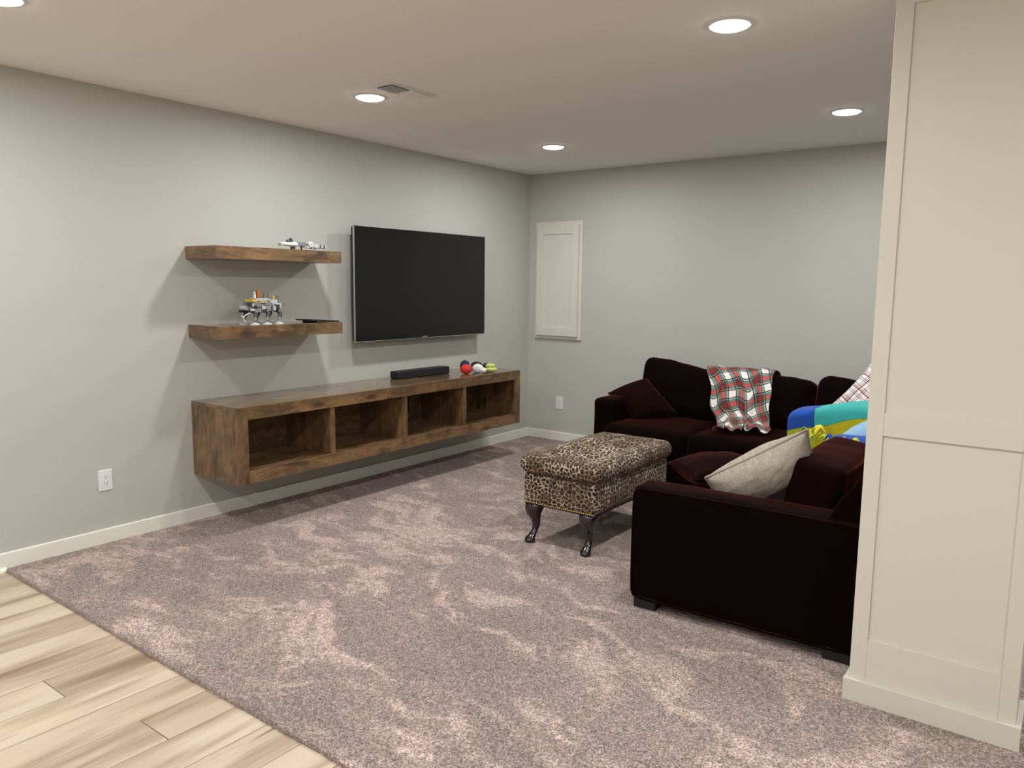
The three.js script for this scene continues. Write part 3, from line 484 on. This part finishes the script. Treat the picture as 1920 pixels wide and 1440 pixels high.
// leopard print storage bench
{
  const o = thing('storage_bench', 'leopard print tufted storage bench on dark cabriole legs', 'bench', [1.994, PILE, 2.068]), hw = 0.231, hd = 0.432;
  const y0 = 0.222, yl = 0.392;
  mesh('body', boxUV(softOf(cushion(hw * 2, yl - y0, hd * 2, { r: 0.018, puff: [0.006, 0, 0.006], seg: 0.02, wob: 0.002 }).translate(0, (y0 + yl) / 2, 0)), 'y'), M.leopard, o);
  // tufted lid: buttons pull the top down, the edge rolls over
  const buttons = []; for (const x of [-0.085, 0.085]) for (const z of [-0.29, -0.097, 0.097, 0.29]) buttons.push([x, z]);
  const LH = 0.102, lw = hw * 2 + 0.05, ld = hd * 2 + 0.05;
  const lid = cushion(lw, LH, ld, { r: 0.046, puff: [0.004, 0.016, 0.004], seg: 0.0125, wob: 0.003, warp: (v, p) => {
    if (p.y < 0) return; let dip = 0; for (const [bx, bz] of buttons) dip = Math.max(dip, Math.exp(-((p.x - bx) ** 2 + (p.z - bz) ** 2) / 0.0022));
    let crease = 0; for (let k = -3; k <= 3; k++) for (const s of [-1, 1]) { const d = Math.abs(p.x - s * (p.z - k * 0.193 + 0.0) * 0.88) * 0.75; crease = Math.max(crease, Math.exp(-(d * d) / 0.0003)); }
    const inside = smooth(0.21, 0.13, Math.abs(p.x)) * smooth(0.42, 0.34, Math.abs(p.z)); v.y -= (dip * 0.036 + crease * 0.009) * inside * (p.y / (LH / 2));
  } });
  mesh('lid', boxUV(softOf(lid.translate(0, yl + LH / 2 + 0.001, 0)), 'z', [0.2, 0.1]), M.leopard, o);
  const bg = new THREE.SphereGeometry(0.011, 12, 8).scale(1, 0.55, 1);
  for (const [x, z] of buttons) mesh('button', bg.clone().translate(x, yl + LH - 0.016, z), M.leopard, o);
  mesh('underside', box(-hw + 0.006, hw - 0.006, y0 - 0.006, y0 + 0.004, -hd + 0.006, hd - 0.006, 0.001), M.foot, o);
  const nails = []; for (let k = 0; k <= 36; k++) nails.push(new THREE.SphereGeometry(0.0047, 8, 6).translate(lerp(-hw + 0.006, hw - 0.006, k / 36), y0 + 0.006, hd + 0.0015));
  const nt = mesh('nail_trim', mergeGeometries(nails), M.brass, o); nt.userData.kind = 'stuff';
  // cabriole legs: rings along a curve, leaning out along the corner's diagonal
  const prof = [[0.000, 0.030, 0.026, 1], [0.006, 0.034, 0.030, 1], [0.022, 0.034, 0.0285, 1], [0.038, 0.020, 0.022, 1], [0.060, 0.004, 0.0185, 1], [0.090, -0.004, 0.0215, 1], [0.125, 0.002, 0.029, 0.9], [0.155, 0.012, 0.039, 0.75], [0.185, 0.010, 0.047, 0.55], [0.208, 0.002, 0.050, 0.4], [0.2215, 0.0, 0.0495, 0.3], [0.2215, 0.0, 0.0005, 1]];
  for (const [sx, sz] of [[-1, 1], [1, 1], [-1, -1], [1, -1]]) {
    const n = 20, pos = [], idx = [];
    for (const [y, off, r, round] of prof) for (let k = 0; k <= n; k++) { const a = k / n * 2 * Math.PI, c = Math.cos(a), s = Math.sin(a), sq = 1 / Math.max(Math.abs(c), Math.abs(s)), rr = r * lerp(Math.min(sq, 1.3), 1, round); pos.push(sx * (0.176 + off * 0.15) - 0.002 + c * rr, y, sz * (0.384 + off * 1.35) + s * rr); }
    for (let j = 0; j + 1 < prof.length; j++) for (let k = 0; k < n; k++) { const a = j * (n + 1) + k, b = a + 1, c = a + n + 1, d = c + 1; idx.push(a, c, b, b, c, d); }
    const base = pos.length / 3; pos.push(sx * 0.180 - 0.002, 0, sz * 0.4245); for (let k = 0; k < n; k++) idx.push(base, k, k + 1);
    const g = new THREE.BufferGeometry(); g.setAttribute('position', new THREE.Float32BufferAttribute(pos, 3)); g.setIndex(idx); softNormals(g); mesh('leg', g, M.mahogany, o);
  }
}
function softOf(g) { const t = g.index ? g.toNonIndexed() : g; return t; }

// ---------------------------------------------------------------- sofas
const piping = (pts, parent) => mesh('piping', tube(pts, 0.005, true, 6, 6), M.velvet, parent);
{
  const X0 = 1.292, X1 = 3.56, Z0 = 0.10, o = thing('sofa', 'long dark burgundy velvet three-seat sofa against the back wall', 'sofa', [X0, PILE, Z0]), L = X1 - X0, arm = 0.165, w = (L - 2 * arm) / 3;
  mesh('base', cushion(L - 2 * arm + 0.02, 0.20, 0.92, { r: 0.02, wob: 0.002 }).translate(L / 2, 0.16, 0.47), M.velvet, o);
  mesh('arm', cushion(arm, 0.535, 0.87, { r: 0.035, puff: [0.006, 0.006, 0.004] }).translate(arm / 2, 0.325, 0.435), M.velvet, o);
  mesh('arm', cushion(arm, 0.535, 0.87, { r: 0.035, puff: [0.006, 0.006, 0.004], seed: 4 }).translate(L - arm / 2, 0.325, 0.435), M.velvet, o);
  mesh('back_frame', cushion(L - 2 * arm + 0.04, 0.63, 0.17, { r: 0.05 }).translate(L / 2, 0.385, 0.09), M.velvet, o);
  for (let k = 0; k < 3; k++) mesh('seat_cushion', cushion(w - 0.006, 0.165, 0.80, { r: 0.045, puff: [0, 0.016, 0.012], seed: 7 + k }).translate(arm + w * (k + 0.5), 0.352, 0.61), M.velvet, o);
  const tops = [[0.458, 0.11], [0.40, 0.02], [0.418, 0.09]];   // height, fall to the right
  for (let k = 0; k < 3; k++) {
    const [h, fall] = tops[k];
    const g = cushion(w + (k === 0 ? 0.05 : 0.0), h, 0.23, { r: 0.085, puff: [0.0, 0.012, 0.045], seed: 17 + k, wob: 0.009, warp: (v, p) => { if (p.y > 0) v.y -= (p.y / (h / 2)) * fall * (p.x / w + 0.28); } });
    g.rotateX(-0.20); g.translate(arm + w * (k + 0.5) - (k === 0 ? 0.012 : 0), 0.432 + h / 2 - 0.035, 0.285); mesh('back_cushion', g, M.velvet, o);
  }
  for (const x of [0.06, L - 0.06]) for (const z of [0.06, 0.82]) mesh('foot', box(x - 0.045, x + 0.045, 0, 0.062, z - 0.045, z + 0.045, 0.003), M.foot, o);
}
{
  // its seat faces the television; arm towards the camera
  const X0 = 2.662, Z1 = 2.922, o = thing('loveseat', 'dark burgundy velvet loveseat seen from its arm end, beside the column', 'loveseat', [X0, PILE, Z1], 0.018), D = 1.0, L = 1.74, arm = 0.165;
  mesh('arm', cushion(D - 0.02, 0.508, arm, { r: 0.02, puff: [0.002, 0.006, 0.004], seg: 0.02, wob: 0.003 }).translate(D / 2 - 0.01, 0.298, -arm / 2), M.velvet, o);
  const e = [], r = 0.028; for (const [cx, cy, a0] of [[D - 0.05, 0.540 - r, 0], [r + 0.006, 0.540 - r, 90], [r + 0.006, 0.046 + r, 180], [D - 0.05, 0.046 + r, 270]]) for (let k = 0; k <= 4; k++) { const a = (a0 + k * 22.5) * Math.PI / 180; e.push([cx + r * Math.cos(a), cy + r * Math.sin(a), -0.004]); }
  piping(e, o);
  mesh('base', cushion(D - 0.06, 0.20, L - arm, { r: 0.02, wob: 0.002 }).translate(D / 2 + 0.01, 0.165, -arm - (L - arm) / 2 + 0.01), M.velvet, o);
  const sh = new THREE.Shape(); sh.moveTo(0.76, 0.05); sh.lineTo(0.80, 0.46); sh.quadraticCurveTo(0.83, 0.60, 0.90, 0.68); sh.quadraticCurveTo(0.94, 0.75, 0.97, 0.765); sh.lineTo(1.0, 0.74); sh.lineTo(1.0, 0.05); sh.closePath();
  const bf = new THREE.ExtrudeGeometry(sh, { depth: L - 0.045, bevelEnabled: true, bevelSize: 0.01, bevelThickness: 0.012, bevelSegments: 3, curveSegments: 10 }); bf.translate(0, 0, -L + 0.012); mesh('back_frame', bf, M.velvet, o);
  for (let k = 0; k < 2; k++) mesh('seat_cushion', cushion(0.80, 0.165, 0.775, { r: 0.045, puff: [0.012, 0.016, 0], seed: 27 + k }).translate(0.39, 0.345, -arm - 0.005 - 0.785 * (k + 0.5)), M.velvet, o);
  const g = cushion(0.21, 0.33, 0.66, { r: 0.04, puff: [0.02, 0.004, 0.0], seed: 37, wob: 0.008 }); g.rotateZ(-0.17); g.translate(0.685, 0.545, -arm - 0.42); mesh('back_cushion', g, M.velvetPillow, o);
  for (const x of [0.07, 0.88]) for (const z of [-0.055, -L + 0.08]) mesh('foot', box(x - 0.052, x + 0.052, 0, 0.055, z - 0.05, z + 0.05, 0.003), M.foot, o);
}
// pillows
function loosePillow(name, label, mat, c, thick, opt = {}, pipeMat) {
  const o = thing(name, label, 'pillow'), { geo, rim } = pillow(...c, thick, opt);
  mesh('cover', geo, mat, o); mesh('seam', tube(rim, opt.pipe ?? 0.004, true, 3, 6), pipeMat ?? mat, o); return o;
}
{
  const o = loosePillow('throw_pillow', 'dark burgundy velvet throw pillow leaning in the left arm corner of the long sofa', M.velvetPillow, [[1.245, 0.605, 0.66], [1.515, 0.735, 0.55], [1.83, 0.505, 0.66], [1.585, 0.455, 0.84]], 0.20, { seed: 3, pinch: 0.02 });
  mesh('care_tag', box(1.452, 1.458, 0.485, 0.51, 0.825, 0.828, 0), M.white, o);
}
loosePillow('throw_pillow', 'dark burgundy velvet pillow lying flat on the loveseat behind its arm', M.velvetPillow, [[2.53, 0.535, 2.30], [2.78, 0.545, 1.98], [3.02, 0.535, 2.20], [2.77, 0.525, 2.52]], 0.15, { seed: 8 });
loosePillow('throw_pillow', 'pale grey chenille pillow propped behind the loveseat arm', M.chenille, [[2.91, 0.598, 2.715], [3.30, 0.846, 2.60], [3.33, 0.64, 2.47], [2.93, 0.44, 2.61]], 0.22, { seed: 12, pipe: 0.006, wob: 0.006 });
loosePillow('throw_pillow', 'white pillow with red and black grid lines behind the fleece blanket', M.check, [[2.93, 0.69, 0.72], [3.13, 0.97, 0.60], [3.46, 0.72, 0.70], [3.19, 0.49, 0.84]], 0.16, { seed: 15 });

// tartan throw over the middle of the long sofa
{
  const path = new THREE.CatmullRomCurve3([[0, 0.60, 0.205], [0, 0.72, 0.21], [0, 0.800, 0.27], [0, 0.827, 0.36], [0, 0.795, 0.46], [0, 0.715, 0.522], [0, 0.62, 0.575], [0, 0.525, 0.61], [0, 0.482, 0.66], [0, 0.470, 0.76], [0, 0.470, 0.90]].map((p) => new THREE.Vector3(...p)));
  const len = path.getLength();
  const g = shell((u, v) => {
    const vv = v * (0.955 + 0.03 * Math.sin(u * 11 + 1) + 0.015 * Math.sin(u * 23)), p = path.getPointAt(vv), t = path.getTangentAt(vv), n = new THREE.Vector3(0, t.z, -t.y).normalize();
    const xs = lerp(lerp(lerp(1.905, 2.44, u), lerp(2.06, 2.485, u), smooth(0.25, 0.6, v)), lerp(2.27, 2.575, u), smooth(0.62, 1, v)), low = smooth(0.25, 0.85, v), end = smooth(0.72, 0.95, v);
    const fold = 0.006 * Math.sin(u * 13 + v * 5 + 2 * fbm(u * 2, v * 3, 5, 2)) + 0.010 * fbm(u * 4 + v * 2.5, v * 2, 2, 3) + 0.030 * Math.exp(-(((u - 0.80 + 0.42 * (v - 0.4)) / 0.045) ** 2)) + 0.016 * Math.exp(-(((u - 0.16 - 0.05 * v) / 0.035) ** 2));
    const hem = end * (0.010 + 0.016 * Math.sin(u * 19 + 0.6 + v * 6) + 0.018 * fbm(u * 9, v * 9, 9, 2));
    const off = 0.012 + Math.max(0, fold * (0.35 + 0.85 * low) + 0.008) + Math.max(0, hem);
    p.addScaledVector(n, off); p.x = xs + 0.012 * fbm(v * 6, u * 2, 3, 2) + 0.01 * low * Math.sin(v * 9 + u * 4); p.z += end * 0.030 * Math.sin(u * 6.5 + 0.7) + end * (0.145 * (1 - u) + 0.02);
    return p;
  }, 90, 120, 0.006, 0.52, len);
  const o = thing('throw_blanket', 'red, white and black tartan throw draped over the long sofa', 'blanket');
  mesh('cloth', g, M.plaid, o);
}
// patchwork fleece blanket heaped at the far end of the loveseat
{
  const o = thing('fleece_blanket', 'folded blue, teal and yellow fleece blanket with knotted fringe', 'blanket');
  const slopeY = (x) => 0.735 + 0.25 * (x - 2.89) - 0.22 * Math.max(0, x - 3.1) ** 1.3;
  const core = cushion(0.59, 0.275, 0.28, { r: 0.045, seed: 41, wob: 0.012, warp: (v, p) => { const x = v.x + 3.163, t = slopeY(x) - 0.465; v.y = (v.y + 0.1375) / 0.275 * t - 0.1375; } });
  core.translate(3.163, 0.465 + 0.1375, 1.325);
  const P = core.attributes.position, fuv = new Float32Array(P.count * 2);
  for (let i = 0; i < P.count; i++) { fuv[i * 2] = (P.getX(i) - 2.85) / 0.64; fuv[i * 2 + 1] = (P.getY(i) - 0.44 + Math.max(0, 1.40 - P.getZ(i))) / 0.64; }
  core.setAttribute('uv', new THREE.BufferAttribute(fuv, 2));
  mesh('folded_body', core, M.patchwork, o);
  mesh('sky_blue_fold', cushion(0.29, 0.24, 0.27, { r: 0.06, puff: [0, 0.01, 0.01], seed: 44, wob: 0.020, warp: (v, p) => { if (p.y > 0) v.y += 0.48 * (p.x + 0.145) * p.y / 0.12; } }).translate(3.345, 0.555, 1.63), M.fleece.sky, o);
  mesh('blue_fold', cushion(0.32, 0.24, 0.16, { r: 0.05, puff: [0, 0.01, 0.01], seed: 46, wob: 0.018, warp: (v, p) => { if (p.y > 0) v.y += 0.12 * (p.x + 0.15) * p.y / 0.12; } }).translate(3.345, 0.565, 1.845), M.fleece.blue, o);
  const R = rng(61);
  const tie = (x, y, z, k, s = 1) => { const a = R() * 6.28, c = Math.cos(a), q = Math.sin(a); const g = shell((u, v) => { const t = v * 2.8 - 1.4, w = (u - 0.5) * 0.032 * s * (1 - 0.35 * Math.exp(-t * t * 6)), X = 0.022 * s * t, Y = 0.022 * s * Math.cos(t * 1.5); return new THREE.Vector3(x + X * c - w * q * 0.6, y + Y + w * 0.55, z + X * q * 0.6 + w * c); }, 3, 14, 0.004, 1, 1); mesh('fringe_tie', g, M.fleece[k], o); };
  for (const [x, y, z, k, s] of [[2.835, 0.545, 1.53, 'lime', 1.2], [2.885, 0.565, 1.53, 'lime', 1.1], [2.925, 0.592, 1.53, 'lime', 1.0], [2.965, 0.615, 1.53, 'lime', 0.9], [3.005, 0.652, 1.56, 'lime', 1.2], [3.04, 0.645, 1.58, 'yellow', 1.3], [3.068, 0.664, 1.58, 'yellow', 1.5], [3.055, 0.625, 1.60, 'lime', 1.2], [3.092, 0.668, 1.59, 'yellow', 1.6], [3.115, 0.632, 1.61, 'lime', 1.2], [3.15, 0.64, 1.62, 'lime', 1.1], [3.19, 0.675, 1.80, 'blue', 1.1], [3.301, 0.698, 1.97, 'yellow', 1.2], [3.359, 0.697, 1.97, 'yellow', 1.2], [3.39, 0.668, 1.975, 'blue', 1.2], [3.33, 0.675, 1.97, 'blue', 1.0]]) tie(x, y, z, k, s * 0.68);
}
scene.traverse((o) => { delete o.userData._n; });
renderer.render(scene, camera);
